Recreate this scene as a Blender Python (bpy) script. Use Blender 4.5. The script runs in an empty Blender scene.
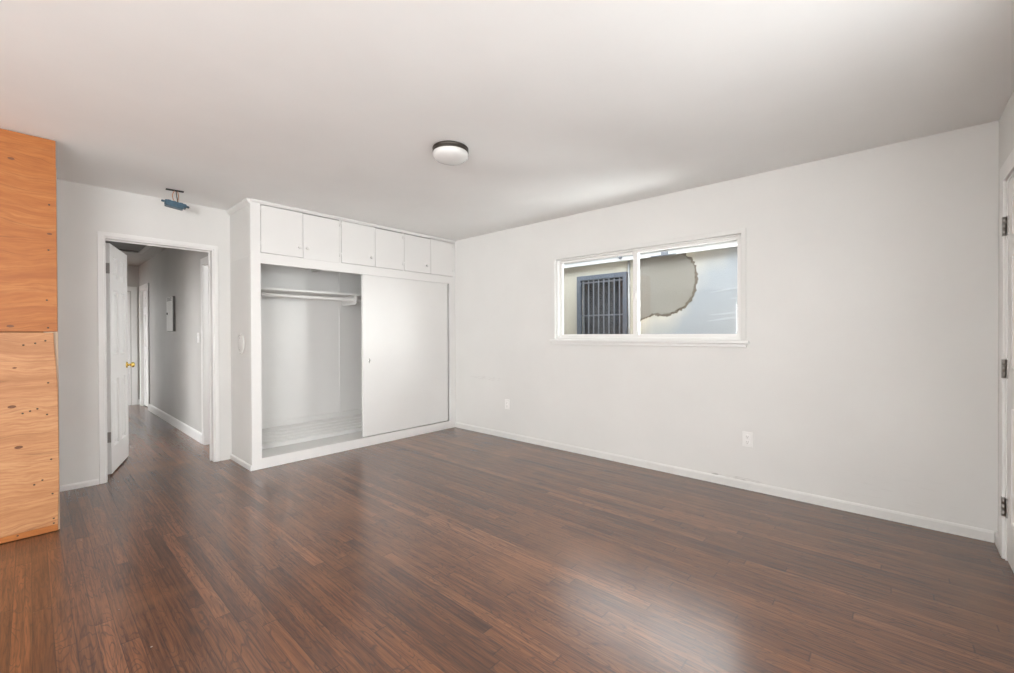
import bpy, bmesh, math, random
from mathutils import Vector, Matrix

sc = bpy.context.scene
col = sc.collection
R = math.radians
rnd = random.Random(7)

# ------------------------------------------------------------------ camera, world, lights, exposure
CAM_H = 1.2215
cam = bpy.data.objects.new('camera', bpy.data.cameras.new('camera'))
col.objects.link(cam)
cam.data.sensor_width = 36.0
cam.data.lens = 429.9 / 1014 * 36.0
cam.data.clip_start = 0.02
yaw, pitch, roll = R(48.014), R(0.348), R(-0.212)
F0 = Vector((math.sin(yaw), math.cos(yaw), 0)); R0 = Vector((math.cos(yaw), -math.sin(yaw), 0)); U0 = Vector((0, 0, 1))
fw = F0 * math.cos(pitch) - U0 * math.sin(pitch); up = U0 * math.cos(pitch) + F0 * math.sin(pitch)
rt = R0 * math.cos(roll) + up * math.sin(roll); up = up * math.cos(roll) - R0 * math.sin(roll)
m = Matrix((rt, up, -fw)).transposed().to_4x4()
m.translation = Vector((0, 0, CAM_H))
cam.matrix_world = m
sc.camera = cam

sc.view_settings.view_transform = 'Standard'
sc.view_settings.look = 'None'
sc.view_settings.gamma = 1.0
sc.view_settings.use_curve_mapping = False
sc.view_settings.exposure = 0.0

world = bpy.data.worlds.new('overcast_sky')
sc.world = world
world.use_nodes = True
bg = world.node_tree.nodes['Background']
bg.inputs['Color'].default_value = (0.97, 0.99, 1.0, 1)
bg.inputs['Strength'].default_value = 7.0


def area(name, loc, rot, sx, sy, power, color=(1, 1, 1)):
    l = bpy.data.lights.new(name, 'AREA')
    l.shape = 'RECTANGLE'; l.size = sx; l.size_y = sy; l.energy = power; l.color = color
    o = bpy.data.objects.new(name, l); col.objects.link(o)
    o.location = loc; o.rotation_euler = rot
    return o


# daylight coming in at the windows behind and to the left of the camera; the low upturned lamps are added to brighten the ceiling
DAY = (0.985, 0.995, 1.0)
for k, (wx, sky, fill) in enumerate(((-1.50, 8, 132), (-4.00, 10, 10))):
    area('window_sky_%d' % k, (wx, -0.64, 1.45), (R(86), 0, 0), 1.9, 1.2, sky, DAY)
    area('ceiling_fill_%d' % k, (wx, -0.74, 1.10), (R(118), 0, 0), 1.9, 0.8, fill, DAY)
area('side_window_daylight', (-5.46, 2.0, 1.45), (R(98), 0, R(-90)), 2.6, 1.2, 100, DAY)
# added fill lamps out of view in the side passage, slanting in through window_1
pl = area('passage_fill', (4.55, -0.35, 1.30), (R(77), 0, R(33)), 0.9, 1.4, 128, DAY)
pl.data.spread = R(46)
pg = area('passage_up_fill', (4.50, 0.35, 0.40), (R(125), 0, R(45)), 0.9, 0.9, 52, DAY)  # added low lamp, turned up for a glow on the ceiling
pg.data.spread = R(64)
# added lamp in the unseen side room, brightens the open hallway door
area('side_room_fill', (2.55, 5.42, 1.25), (R(90), 0, R(90)), 0.8, 1.5, 16, DAY)

# ------------------------------------------------------------------ materials


def new_mat(name):
    mt = bpy.data.materials.new(name)
    mt.use_nodes = True
    nt = mt.node_tree
    return mt, nt, nt.nodes['Principled BSDF']


def N(nt, kind, **kw):
    n = nt.nodes.new(kind)
    for k, v in kw.items():
        setattr(n, k, v)
    return n


def val(nt, op, a, b=None, c=None, clamp=False):
    n = nt.nodes.new('ShaderNodeMath'); n.operation = op; n.use_clamp = clamp
    for i, x in enumerate((a, b, c)):
        if x is None:
            continue
        if isinstance(x, (int, float)):
            n.inputs[i].default_value = x
        else:
            nt.links.new(x, n.inputs[i])
    return n.outputs[0]


def mixc(nt, fac, a, b, mode='MIX'):
    n = nt.nodes.new('ShaderNodeMix'); n.data_type = 'RGBA'; n.blend_type = mode
    for sock, x in ((n.inputs[0], fac), (n.inputs[6], a), (n.inputs[7], b)):
        if isinstance(x, (int, float)):
            sock.default_value = x
        elif isinstance(x, tuple):
            sock.default_value = (*x, 1) if len(x) == 3 else x
        else:
            nt.links.new(x, sock)
    return n.outputs[2]


def noise(nt, vec, scale, detail=4, rough=0.55, dist=0.0):
    n = nt.nodes.new('ShaderNodeTexNoise')
    n.inputs['Scale'].default_value = scale; n.inputs['Detail'].default_value = detail
    n.inputs['Roughness'].default_value = rough; n.inputs['Distortion'].default_value = dist
    if vec is not None:
        nt.links.new(vec, n.inputs['Vector'])
    return n.outputs[0]


def ramp(nt, fac, stops):
    n = nt.nodes.new('ShaderNodeValToRGB')
    e = n.color_ramp.elements
    while len(e) < len(stops):
        e.new(0.5)
    for i, (p, c) in enumerate(stops):
        e[i].position = p
        e[i].color = (*c, 1) if isinstance(c, tuple) else (c, c, c, 1)
    nt.links.new(fac, n.inputs[0])
    return n.outputs[0]


def comb(nt, x, y, z):
    n = nt.nodes.new('ShaderNodeCombineXYZ')
    for i, v in enumerate((x, y, z)):
        if isinstance(v, (int, float)):
            n.inputs[i].default_value = v
        else:
            nt.links.new(v, n.inputs[i])
    return n.outputs[0]


def coords(nt):
    tc = nt.nodes.new('ShaderNodeTexCoord')
    s = nt.nodes.new('ShaderNodeSeparateXYZ')
    nt.links.new(tc.outputs['Object'], s.inputs[0])
    return tc.outputs['Object'], s.outputs[0], s.outputs[1], s.outputs[2]


def bump(nt, b, h, strength, dist=0.002):
    n = nt.nodes.new('ShaderNodeBump')
    n.inputs['Strength'].default_value = strength; n.inputs['Distance'].default_value = dist
    nt.links.new(h, n.inputs['Height']); nt.links.new(n.outputs[0], b.inputs['Normal'])


def paint(name, c, rough=0.5, var=0.03, bscale=180, bstr=0.08):
    mt, nt, b = new_mat(name)
    v, x, y, z = coords(nt)
    n1 = noise(nt, v, 1.7, 5)
    f = ramp(nt, n1, [(0.3, 0.0), (0.7, 1.0)])
    d = tuple(k * (1 - 2 * var) for k in c)
    nt.links.new(mixc(nt, f, d, c), b.inputs['Base Color'])
    b.inputs['Roughness'].default_value = rough
    bump(nt, b, noise(nt, v, bscale, 3), bstr)
    return mt


def plain(name, c, rough=0.5, metal=0.0, var=0.08, scale=30):
    mt, nt, b = new_mat(name)
    v, x, y, z = coords(nt)
    f = noise(nt, v, scale, 3)
    nt.links.new(mixc(nt, f, tuple(k * (1 - var) for k in c), tuple(min(1, k * (1 + var)) for k in c)), b.inputs['Base Color'])
    b.inputs['Roughness'].default_value = rough
    b.inputs['Metallic'].default_value = metal
    return mt


M = {}
M['wall'] = paint('white_wall_paint', (0.79, 0.782, 0.757), 0.55)
M['ceiling'] = paint('white_ceiling_paint', (0.90, 0.90, 0.885), 0.75, 0.02, 120, 0.1)
M['trim'] = paint('white_trim_gloss', (0.86, 0.85, 0.832), 0.33, 0.02, 60, 0.05)
M['closet'] = paint('closet_white_enamel', (0.83, 0.82, 0.80), 0.36, 0.02, 40, 0.06)
M['door'] = paint('door_white_enamel', (0.86, 0.85, 0.832), 0.35, 0.02, 60, 0.05)
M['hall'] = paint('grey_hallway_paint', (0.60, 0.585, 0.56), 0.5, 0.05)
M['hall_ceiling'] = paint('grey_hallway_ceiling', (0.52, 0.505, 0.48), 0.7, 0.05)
M['vinyl'] = plain('white_vinyl_frame', (0.86, 0.85, 0.83), 0.3, 0, 0.02)
M['plate'] = plain('white_plastic_plate', (0.90, 0.89, 0.87), 0.3, 0, 0.02)
M['slot'] = plain('dark_slots', (0.28, 0.27, 0.25), 0.6)
M['brass'] = plain('polished_brass', (0.83, 0.60, 0.17), 0.16, 1.0, 0.05)
M['nickel'] = plain('worn_steel_hinge', (0.36, 0.34, 0.32), 0.38, 0.9, 0.35, 160)
M['chrome'] = plain('chrome_pull', (0.72, 0.72, 0.72), 0.2, 1.0, 0.05)
M['bronze'] = plain('dark_bronze_ring', (0.055, 0.047, 0.038), 0.32, 0.6, 0.15)
M['dark'] = plain('dark_gap', (0.03, 0.028, 0.026), 0.8)
M['copper'] = plain('copper_wire', (0.62, 0.30, 0.14), 0.35, 0.6)
M['blue'] = plain('blue_box_plastic', (0.045, 0.105, 0.155), 0.42, 0, 0.35, 60)
M['screw'] = plain('rusty_screw_head', (0.09, 0.055, 0.035), 0.5, 0.5)
M['framing'] = plain('pine_framing', (0.55, 0.36, 0.20), 0.7, 0, 0.12, 18)
M['gypsum'] = plain('gypsum_edge', (0.55, 0.42, 0.31), 0.8, 0, 0.1, 40)
M['panel_white'] = plain('white_panel_enamel', (0.80, 0.79, 0.77), 0.3, 0, 0.05, 8)
M['panel_grey'] = plain('dark_grey_panel_side', (0.10, 0.095, 0.09), 0.5)
M['iron'] = plain('blue_grey_iron', (0.13, 0.155, 0.20), 0.5, 0.1, 0.2)
M['bar'] = plain('grey_painted_bars', (0.19, 0.21, 0.25), 0.5, 0.1, 0.2)
M['fascia'] = plain('white_fascia_paint', (0.80, 0.83, 0.86), 0.6, 0, 0.05, 5)
M['cladding'] = plain('dark_added_cladding', (0.16, 0.13, 0.10), 0.9, 0, 0.15, 8)  # kept dark so the added cladding bounces little light
M['conduit'] = plain('galvanised_conduit', (0.36, 0.37, 0.38), 0.5, 0.3, 0.25, 12)
M['streak'] = plain('white_filler', (0.42, 0.46, 0.51), 0.8, 0, 0.05, 6)
M['roof'] = plain('grey_roof_felt', (0.25, 0.24, 0.23), 0.9, 0, 0.2, 20)
M['ground'] = plain('grey_concrete_path', (0.45, 0.44, 0.42), 0.9, 0, 0.15, 6)


def mat_wall_right():
    mt, nt, b = new_mat('white_wall_paint_with_scuffs')
    v, x, y, z = coords(nt)
    n1 = ramp(nt, noise(nt, v, 1.7, 5), [(0.3, 0.0), (0.7, 1.0)])
    base = mixc(nt, n1, (0.755, 0.747, 0.722), (0.79, 0.782, 0.757))
    # scuff and scraped paint low on the wall, by the outlet

    def patch(cy, cz, hy, hz):
        dy = val(nt, 'DIVIDE', val(nt, 'SUBTRACT', y, cy), hy)
        dz = val(nt, 'DIVIDE', val(nt, 'SUBTRACT', z, cz), hz)
        r2 = val(nt, 'ADD', val(nt, 'MULTIPLY', dy, dy), val(nt, 'MULTIPLY', dz, dz))
        return val(nt, 'SUBTRACT', 1.0, r2, clamp=True)
    st = comb(nt, 0.0, val(nt, 'MULTIPLY', y, 6.0), val(nt, 'MULTIPLY', z, 40.0))
    sn = ramp(nt, noise(nt, st, 2.2, 6, 0.7), [(0.5, 0.0), (0.62, 1.0)])
    s = val(nt, 'MULTIPLY', sn, patch(0.93, 0.058, 0.28, 0.035))
    s2 = val(nt, 'MULTIPLY', sn, patch(3.7, 0.68, 0.35, 0.03))
    s3 = val(nt, 'MULTIPLY', ramp(nt, noise(nt, st, 1.1, 6, 0.7), [(0.55, 0.0), (0.7, 1.0)]), patch(0.0, 0.15, 0.5, 0.25))
    c = mixc(nt, val(nt, 'MULTIPLY', s, 0.9), base, (0.16, 0.13, 0.11))
    c = mixc(nt, val(nt, 'MULTIPLY', s2, 0.35), c, (0.4, 0.37, 0.34))
    c = mixc(nt, val(nt, 'MULTIPLY', s3, 0.15), c, (0.45, 0.43, 0.40))
    nt.links.new(c, b.inputs['Base Color'])
    b.inputs['Roughness'].default_value = 0.5
    bump(nt, b, noise(nt, v, 150, 3), 0.08)
    return mt


M['wall_right'] = mat_wall_right()


def mat_floor():
    mt, nt, b = new_mat('dark_stained_oak_strip_floor')
    v, x, y, z = coords(nt)
    W = 0.0585
    row = val(nt, 'FLOOR', val(nt, 'DIVIDE', x, W))
    fx = val(nt, 'SUBTRACT', val(nt, 'DIVIDE', x, W), row)
    wn = N(nt, 'ShaderNodeTexWhiteNoise', noise_dimensions='1D'); nt.links.new(row, wn.inputs['W'])
    off = val(nt, 'MULTIPLY', wn.outputs[0], 7.0)
    yy = val(nt, 'DIVIDE', val(nt, 'ADD', y, off), 1.15)
    idx = val(nt, 'FLOOR', yy)
    fy = val(nt, 'SUBTRACT', yy, idx)
    w2 = N(nt, 'ShaderNodeTexWhiteNoise', noise_dimensions='2D')
    nt.links.new(comb(nt, row, idx, 0.0), w2.inputs['Vector'])
    pr = w2.outputs[0]
    shift = val(nt, 'MULTIPLY', pr, 53.0)
    # fine grain along the board
    g = comb(nt, val(nt, 'MULTIPLY', x, 62.0), val(nt, 'ADD', val(nt, 'MULTIPLY', y, 2.2), shift), shift)
    grain = noise(nt, g, 1.6, 7, 0.65)
    # cathedral figure
    g2 = comb(nt, val(nt, 'MULTIPLY', x, 11.0), val(nt, 'ADD', val(nt, 'MULTIPLY', y, 1.3), shift), shift)
    cn = noise(nt, g2, 1.5, 2, 0.5, 0.6)
    rings = val(nt, 'ABSOLUTE', val(nt, 'SINE', val(nt, 'MULTIPLY', cn, 40.0)))
    rings = ramp(nt, rings, [(0.0, 0.0), (0.45, 1.0)])
    plank = ramp(nt, pr, [(0.0, (0.092, 0.034, 0.0150)), (0.3, (0.124, 0.047, 0.0200)), (0.65, (0.146, 0.055, 0.0235)),
                          (0.9, (0.172, 0.066, 0.028)), (1.0, (0.215, 0.086, 0.038))])
    c = mixc(nt, ramp(nt, grain, [(0.34, 0.0), (0.62, 1.0)]), mixc(nt, 1.0, plank, (0.48, 0.455, 0.47), 'MULTIPLY'),
             mixc(nt, 1.0, plank, (1.30, 1.30, 1.27), 'MULTIPLY'))
    c = mixc(nt, val(nt, 'MULTIPLY', val(nt, 'SUBTRACT', 1.0, rings), 0.66), c, (0.036, 0.018, 0.013))
    # worn and discoloured areas that spread over several boards
    wear = noise(nt, v, 1.1, 6, 0.6)
    c = mixc(nt, val(nt, 'MULTIPLY', ramp(nt, wear, [(0.52, 0.0), (0.74, 1.0)]), 0.6), c, (0.27, 0.112, 0.045))
    dk = noise(nt, comb(nt, val(nt, 'MULTIPLY', x, 2.0), val(nt, 'MULTIPLY', y, 0.9), 4.2), 1.7, 6, 0.62)
    c = mixc(nt, val(nt, 'MULTIPLY', ramp(nt, dk, [(0.56, 0.0), (0.76, 1.0)]), 0.6), c, (0.050, 0.023, 0.016))
    # sparse specks of old paint
    sp = nt.nodes.new('ShaderNodeTexVoronoi'); sp.inputs['Scale'].default_value = 4.3
    nt.links.new(v, sp.inputs['Vector'])
    spk = val(nt, 'LESS_THAN', sp.outputs['Distance'], 0.018)
    c = mixc(nt, val(nt, 'MULTIPLY', spk, 0.5), c, (0.5, 0.47, 0.43))
    # seams
    ex = val(nt, 'MINIMUM', fx, val(nt, 'SUBTRACT', 1.0, fx))
    ey = val(nt, 'MINIMUM', fy, val(nt, 'SUBTRACT', 1.0, fy))
    sx = ramp(nt, ex, [(0.006, 1.0), (0.035, 0.0)])
    sy = ramp(nt, ey, [(0.0006, 1.0), (0.0028, 0.0)])
    seam = val(nt, 'MAXIMUM', sx, sy)
    c = mixc(nt, val(nt, 'MULTIPLY', seam, 0.62), c, (0.02, 0.011, 0.008))
    nt.links.new(c, b.inputs['Base Color'])
    rr = val(nt, 'ADD', 0.36, val(nt, 'MULTIPLY', wear, 0.10))
    rr = val(nt, 'ADD', rr, val(nt, 'MULTIPLY', grain, 0.06))
    nt.links.new(rr, b.inputs['Roughness'])
    b.inputs['Specular IOR Level'].default_value = 0.12
    b.inputs['Coat Weight'].default_value = 1.0
    b.inputs['Coat IOR'].default_value = 1.7
    b.inputs['Coat Roughness'].default_value = 0.23
    h = val(nt, 'SUBTRACT', val(nt, 'MULTIPLY', grain, 0.35), seam)
    h = val(nt, 'ADD', h, val(nt, 'MULTIPLY', noise(nt, v, 9.0, 2), 0.6))
    bump(nt, b, h, 0.22, 0.0015)
    return mt


M['floor'] = mat_floor()


def mat_ply(name, dark, mid, light, seed):
    mt, nt, b = new_mat(name)
    v, x, y, z = coords(nt)
    wob = noise(nt, comb(nt, val(nt, 'MULTIPLY', x, 1.6), seed, val(nt, 'MULTIPLY', z, 2.2)), 1.3, 3)
    zz = val(nt, 'ADD', z, val(nt, 'MULTIPLY', wob, 0.16))
    g = comb(nt, val(nt, 'MULTIPLY', x, 1.1), seed, val(nt, 'MULTIPLY', zz, 15.0))
    n1 = noise(nt, g, 1.3, 5, 0.62, 0.25)
    g2 = comb(nt, val(nt, 'MULTIPLY', x, 9.0), seed, val(nt, 'MULTIPLY', zz, 95.0))
    n2 = noise(nt, g2, 1.0, 6, 0.68)
    c = ramp(nt, n1, [(0.28, dark), (0.5, mid), (0.72, light)])
    c = mixc(nt, val(nt, 'MULTIPLY', ramp(nt, n2, [(0.40, 0.0), (0.66, 1.0)]), 0.85), c, dark)
    # a few splits along the grain
    n3 = noise(nt, comb(nt, val(nt, 'MULTIPLY', x, 0.7), seed + 9.0, val(nt, 'MULTIPLY', zz, 9.0)), 1.1, 1)
    sp = val(nt, 'ABSOLUTE', val(nt, 'SUBTRACT', n3, 0.5))
    c = mixc(nt, val(nt, 'MULTIPLY', ramp(nt, sp, [(0.002, 1.0), (0.008, 0.0)]), 0.45), c, tuple(k * 0.5 for k in dark))
    nt.links.new(c, b.inputs['Base Color'])
    b.inputs['Roughness'].default_value = 0.55
    bump(nt, b, n2, 0.12)
    return mt


M['ply_upper'] = mat_ply('orange_plywood', (0.30, 0.088, 0.014), (0.405, 0.138, 0.026), (0.455, 0.178, 0.045), 1.3)
M['ply_lower'] = mat_ply('pale_plywood', (0.35, 0.145, 0.054), (0.485, 0.235, 0.100), (0.53, 0.278, 0.128), 5.7)
M['knot'] = plain('wood_knot', (0.15, 0.055, 0.02), 0.6, 0, 0.4, 90)


def mat_stucco(name, c, c2=None, scale=60):
    mt, nt, b = new_mat(name)
    v, x, y, z = coords(nt)
    n1 = noise(nt, v, 2.2, 6, 0.6)
    col_ = mixc(nt, ramp(nt, n1, [(0.32, 0.0), (0.68, 1.0)]), tuple(k * 0.9 for k in c), c)
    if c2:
        # bluish second tone blended over the lower and right part of the wall
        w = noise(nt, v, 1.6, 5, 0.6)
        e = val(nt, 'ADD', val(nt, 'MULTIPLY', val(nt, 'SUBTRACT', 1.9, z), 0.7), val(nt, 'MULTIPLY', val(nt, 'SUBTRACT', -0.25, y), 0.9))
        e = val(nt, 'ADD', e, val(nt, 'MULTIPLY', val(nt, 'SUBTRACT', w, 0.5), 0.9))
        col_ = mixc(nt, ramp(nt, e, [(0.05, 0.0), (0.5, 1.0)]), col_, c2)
    nt.links.new(col_, b.inputs['Base Color'])
    b.inputs['Roughness'].default_value = 0.9
    bump(nt, b, noise(nt, v, scale, 4), 0.5, 0.006)
    return mt


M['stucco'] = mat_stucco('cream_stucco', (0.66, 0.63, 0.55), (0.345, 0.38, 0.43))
M['patch'] = mat_stucco('grey_cement_render', (0.29, 0.278, 0.255))
M['patch_rim'] = mat_stucco('damp_render_rim', (0.17, 0.145, 0.12))


def mat_pane(name, c, trans):
    mt, nt, b = new_mat(name)
    nt.nodes.remove(b)
    out = nt.nodes['Material Output']
    t = N(nt, 'ShaderNodeBsdfTransparent'); t.inputs[0].default_value = (*c, 1)
    g = N(nt, 'ShaderNodeBsdfGlossy'); g.inputs['Roughness'].default_value = 0.02
    fr = N(nt, 'ShaderNodeFresnel'); fr.inputs[0].default_value = 1.45
    mx = N(nt, 'ShaderNodeMixShader')
    nt.links.new(val(nt, 'MULTIPLY', fr.outputs[0], 0.8), mx.inputs[0])
    nt.links.new(t.outputs[0], mx.inputs[1]); nt.links.new(g.outputs[0], mx.inputs[2])
    nt.links.new(mx.outputs[0], out.inputs[0])
    return mt


M['glass'] = mat_pane('clear_window_glass', (0.97, 0.985, 0.98), 1)
M['dark_glass'] = plain('dark_house_window', (0.085, 0.095, 0.11), 0.25, 0, 0.6, 9)


def mat_dome():
    mt, nt, b = new_mat('frosted_glass_dome')
    v, x, y, z = coords(nt)
    f = noise(nt, v, 20, 2)
    nt.links.new(mixc(nt, f, (0.70, 0.695, 0.675), (0.74, 0.735, 0.715)), b.inputs['Base Color'])
    b.inputs['Roughness'].default_value = 0.22
    b.inputs['Coat Weight'].default_value = 0.3
    return mt


M['dome'] = mat_dome()

# ------------------------------------------------------------------ mesh helpers


class MB:
    def __init__(s):
        s.bm = bmesh.new()

    def box(s, x0, x1, y0, y1, z0, z1):
        vs = [s.bm.verts.new((x, y, z)) for x in (x0, x1) for y in (y0, y1) for z in (z0, z1)]
        for q in ((0, 1, 3, 2), (4, 6, 7, 5), (0, 4, 5, 1), (2, 3, 7, 6), (0, 2, 6, 4), (1, 5, 7, 3)):
            s.bm.faces.new([vs[i] for i in q])
        return s

    def prism(s, pts, axis, a0, a1):
        """extrude a closed outline; pts are the two remaining axes in order"""
        def P(p, a):
            return {'x': (a, p[0], p[1]), 'y': (p[0], a, p[1]), 'z': (p[0], p[1], a)}[axis]
        A = [s.bm.verts.new(P(p, a0)) for p in pts]
        B = [s.bm.verts.new(P(p, a1)) for p in pts]
        n = len(pts)
        s.bm.faces.new(A); s.bm.faces.new(list(reversed(B)))
        for i in range(n):
            s.bm.faces.new((A[i], B[i], B[(i + 1) % n], A[(i + 1) % n]))
        return s

    def lathe(s, prof, origin=(0, 0, 0), axis=(0, 0, 1), seg=40):
        """revolve (radius, height) pairs about an axis"""
        az = Vector(axis).normalized()
        ax = az.orthogonal().normalized(); ay = az.cross(ax)
        o = Vector(origin)
        rings = []
        for r, h in prof:
            if r < 1e-6:
                rings.append([s.bm.verts.new(o + az * h)])
            else:
                rings.append([s.bm.verts.new(o + az * h + (ax * math.cos(2 * math.pi * k / seg) + ay * math.sin(2 * math.pi * k / seg)) * r) for k in range(seg)])
        for a, b in zip(rings, rings[1:]):
            for k in range(seg):
                k2 = (k + 1) % seg
                if len(a) == 1 and len(b) == 1:
                    continue
                if len(a) == 1:
                    f = s.bm.faces.new((a[0], b[k], b[k2]))
                elif len(b) == 1:
                    f = s.bm.faces.new((a[k], a[k2], b[0]))
                else:
                    f = s.bm.faces.new((a[k], a[k2], b[k2], b[k]))
                f.smooth = True
        return s

    def tube(s, pts, r, seg=8):
        pts = [Vector(p) for p in pts]
        rings = []
        ref = Vector((0.31, 0.2, 0.93))
        for i, p in enumerate(pts):
            d = (pts[min(i + 1, len(pts) - 1)] - pts[max(i - 1, 0)]).normalized()
            ax = d.cross(ref).normalized(); ay = d.cross(ax)
            rings.append([s.bm.verts.new(p + (ax * math.cos(2 * math.pi * k / seg) + ay * math.sin(2 * math.pi * k / seg)) * r) for k in range(seg)])
        for a, b in zip(rings, rings[1:]):
            for k in range(seg):
                s.bm.faces.new((a[k], a[(k + 1) % seg], b[(k + 1) % seg], b[k])).smooth = True
        s.bm.faces.new(rings[0]); s.bm.faces.new(list(reversed(rings[-1])))
        return s

    def panel(s, axis, d0, d1, a0, a1, b0, b1, holes):
        """a slab with rectangular holes. axis: the thin axis (from d0 to d1); a, b: its other two axes"""
        A = sorted({a0, a1, *[h[0] for h in holes], *[h[1] for h in holes]})
        B = sorted({b0, b1, *[h[2] for h in holes], *[h[3] for h in holes]})
        A = [a for a in A if a0 <= a <= a1]; B = [b for b in B if b0 <= b <= b1]

        def P(a, b, d):
            return {'x': (d, a, b), 'y': (a, d, b), 'z': (a, b, d)}[axis]
        V = {}

        def vt(i, j, k):
            if (i, j, k) not in V:
                V[i, j, k] = s.bm.verts.new(P(A[i], B[j], (d0, d1)[k]))
            return V[i, j, k]

        def solid(i, j):
            if not (0 <= i < len(A) - 1 and 0 <= j < len(B) - 1):
                return False
            ca, cb = (A[i] + A[i + 1]) / 2, (B[j] + B[j + 1]) / 2
            return not any(h[0] < ca < h[1] and h[2] < cb < h[3] for h in holes)
        for i in range(len(A) - 1):
            for j in range(len(B) - 1):
                if not solid(i, j):
                    continue
                s.bm.faces.new((vt(i, j, 0), vt(i + 1, j, 0), vt(i + 1, j + 1, 0), vt(i, j + 1, 0)))
                s.bm.faces.new((vt(i, j, 1), vt(i, j + 1, 1), vt(i + 1, j + 1, 1), vt(i + 1, j, 1)))
                for (di, dj, e) in ((-1, 0, ((i, j), (i, j + 1))), (1, 0, ((i + 1, j + 1), (i + 1, j))),
                                    (0, -1, ((i + 1, j), (i, j))), (0, 1, ((i, j + 1), (i + 1, j + 1)))):
                    if not solid(i + di, j + dj):
                        (p, q), (r_, t_) = e
                        s.bm.faces.new((vt(p, q, 0), vt(r_, t_, 0), vt(r_, t_, 1), vt(p, q, 1)))
        return s

    def build(s, name, mat, parent=None, bevel=0.0, seg=2, loc=None):
        bmesh.ops.recalc_face_normals(s.bm, faces=s.bm.faces)
        me = bpy.data.meshes.new(name)
        s.bm.to_mesh(me); s.bm.free()
        me.materials.append(mat)
        o = bpy.data.objects.new(name, me); col.objects.link(o)
        if parent is not None:
            o.parent = parent
            if loc is None:
                base = parent
                off = Vector((0, 0, 0))
                while base is not None:
                    off += base.location
                    base = base.parent
                me.transform(Matrix.Translation(-off))
        if bevel:
            bv = o.modifiers.new('bevel', 'BEVEL')
            bv.width = bevel; bv.segments = seg; bv.limit_method = 'ANGLE'; bv.angle_limit = R(40)
        return o


def tag(o, label=None, cat=None, group=None, kind=None):
    for k, x in (('label', label), ('category', cat), ('group', group), ('kind', kind)):
        if x:
            o[k] = x
    return o


def empty(name, loc, label=None, cat=None, group=None, kind=None):
    o = bpy.data.objects.new(name, None); col.objects.link(o)
    o.location = loc; o.empty_display_size = 0.1
    return tag(o, label, cat, group, kind)


def struct(o, label, cat):
    return tag(o, label, cat, None, 'structure')


# ------------------------------------------------------------------ measures of the place (metres)
H = 2.44
XR = 3.739          # right wall
YD = 4.851          # wall with the hallway doorway
YR = -0.447         # wall behind the camera
XL = -5.25          # left wall
YC = 4.270          # closet front
XC = 1.326          # closet left side
YB = 4.955          # closet back
WT = 0.13           # wall thickness
XH = 1.30           # hallway right wall
XHL = 0.33          # hallway left wall
YH = 9.90           # hallway end wall
# openings
W1 = (0.885, 2.675, 1.165, 2.006)       # window_1 on the right wall: y0 y1 z0 z1
D1 = (0.408, 1.192, -0.1, 2.046)          # hallway doorway: x0 x1
D2 = (2.70, 3.50, -0.1, 2.035)          # door behind the camera
D3 = (4.99, 5.70, -0.1, 2.0)            # side door in the hallway, near
D4 = (9.02, 9.68, -0.1, 2.0)            # side door in the hallway, far
D5 = (0.50, 1.20, -0.1, 2.0)            # doorway at the end of the hallway
RW = (0.45, 2.10, 0.85, 2.1)            # unseen rear window, added for sky fill
RW2 = (-2.45, -0.55, 0.85, 2.1)         # rear windows further left
RW3 = (-4.95, -3.05, 0.85, 2.1)
LW = (0.75, 3.25, 0.85, 2.1)            # left window
D6 = (9.22, 9.74, -0.1, 2.0)            # unseen openings added in the hallway's left wall to let sky light in
D7 = (5.92, 6.42, -0.1, 2.0)


# ------------------------------------------------------------------ room shell
struct(MB().box(XL - 0.13, XR + 0.13, YR - 0.13, YH + 1.3, -0.12, 0).build('floor', M['floor']),
       'dark stained oak strip floor of the room and hallway', 'floor')
struct(MB().box(XL - 0.13, XR + 0.13, YR - 0.13, YD + 0.06, H, H + 0.12).build('ceiling', M['ceiling']),
       'smooth white painted ceiling of the empty room', 'ceiling')
struct(MB().panel('x', XR, XR + WT, YR - WT, YB + 0.1, 0, H, [W1]).build('wall_right', M['wall_right']),
       'long white wall with the sliding window', 'wall')
struct(MB().panel('y', YD, YD + WT, XL - WT, XC, 0, H, [D1]).build('wall_back', M['wall']),
       'white wall with the doorway to the hallway', 'wall')
struct(MB().panel('y', YR - WT, YR, XL - WT, XR, 0, H, [D2, RW, RW2, RW3]).build('wall_rear', M['wall']),
       'white wall behind the camera with the hinged door', 'wall')
struct(MB().panel('x', XL - WT, XL, YR, YD, 0, H, [LW]).build('wall_left', M['wall']),
       'white wall on the far left side of the room', 'wall')
# hallway shell
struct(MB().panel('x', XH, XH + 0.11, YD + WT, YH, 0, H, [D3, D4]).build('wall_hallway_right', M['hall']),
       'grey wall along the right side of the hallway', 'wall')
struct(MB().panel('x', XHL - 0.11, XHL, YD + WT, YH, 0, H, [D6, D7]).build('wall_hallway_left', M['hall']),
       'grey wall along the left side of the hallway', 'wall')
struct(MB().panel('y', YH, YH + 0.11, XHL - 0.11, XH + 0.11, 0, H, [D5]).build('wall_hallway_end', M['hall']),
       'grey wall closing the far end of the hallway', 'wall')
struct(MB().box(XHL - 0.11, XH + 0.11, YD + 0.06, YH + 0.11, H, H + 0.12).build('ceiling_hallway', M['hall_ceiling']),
       'grey shaded ceiling of the narrow hallway', 'ceiling')

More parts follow.
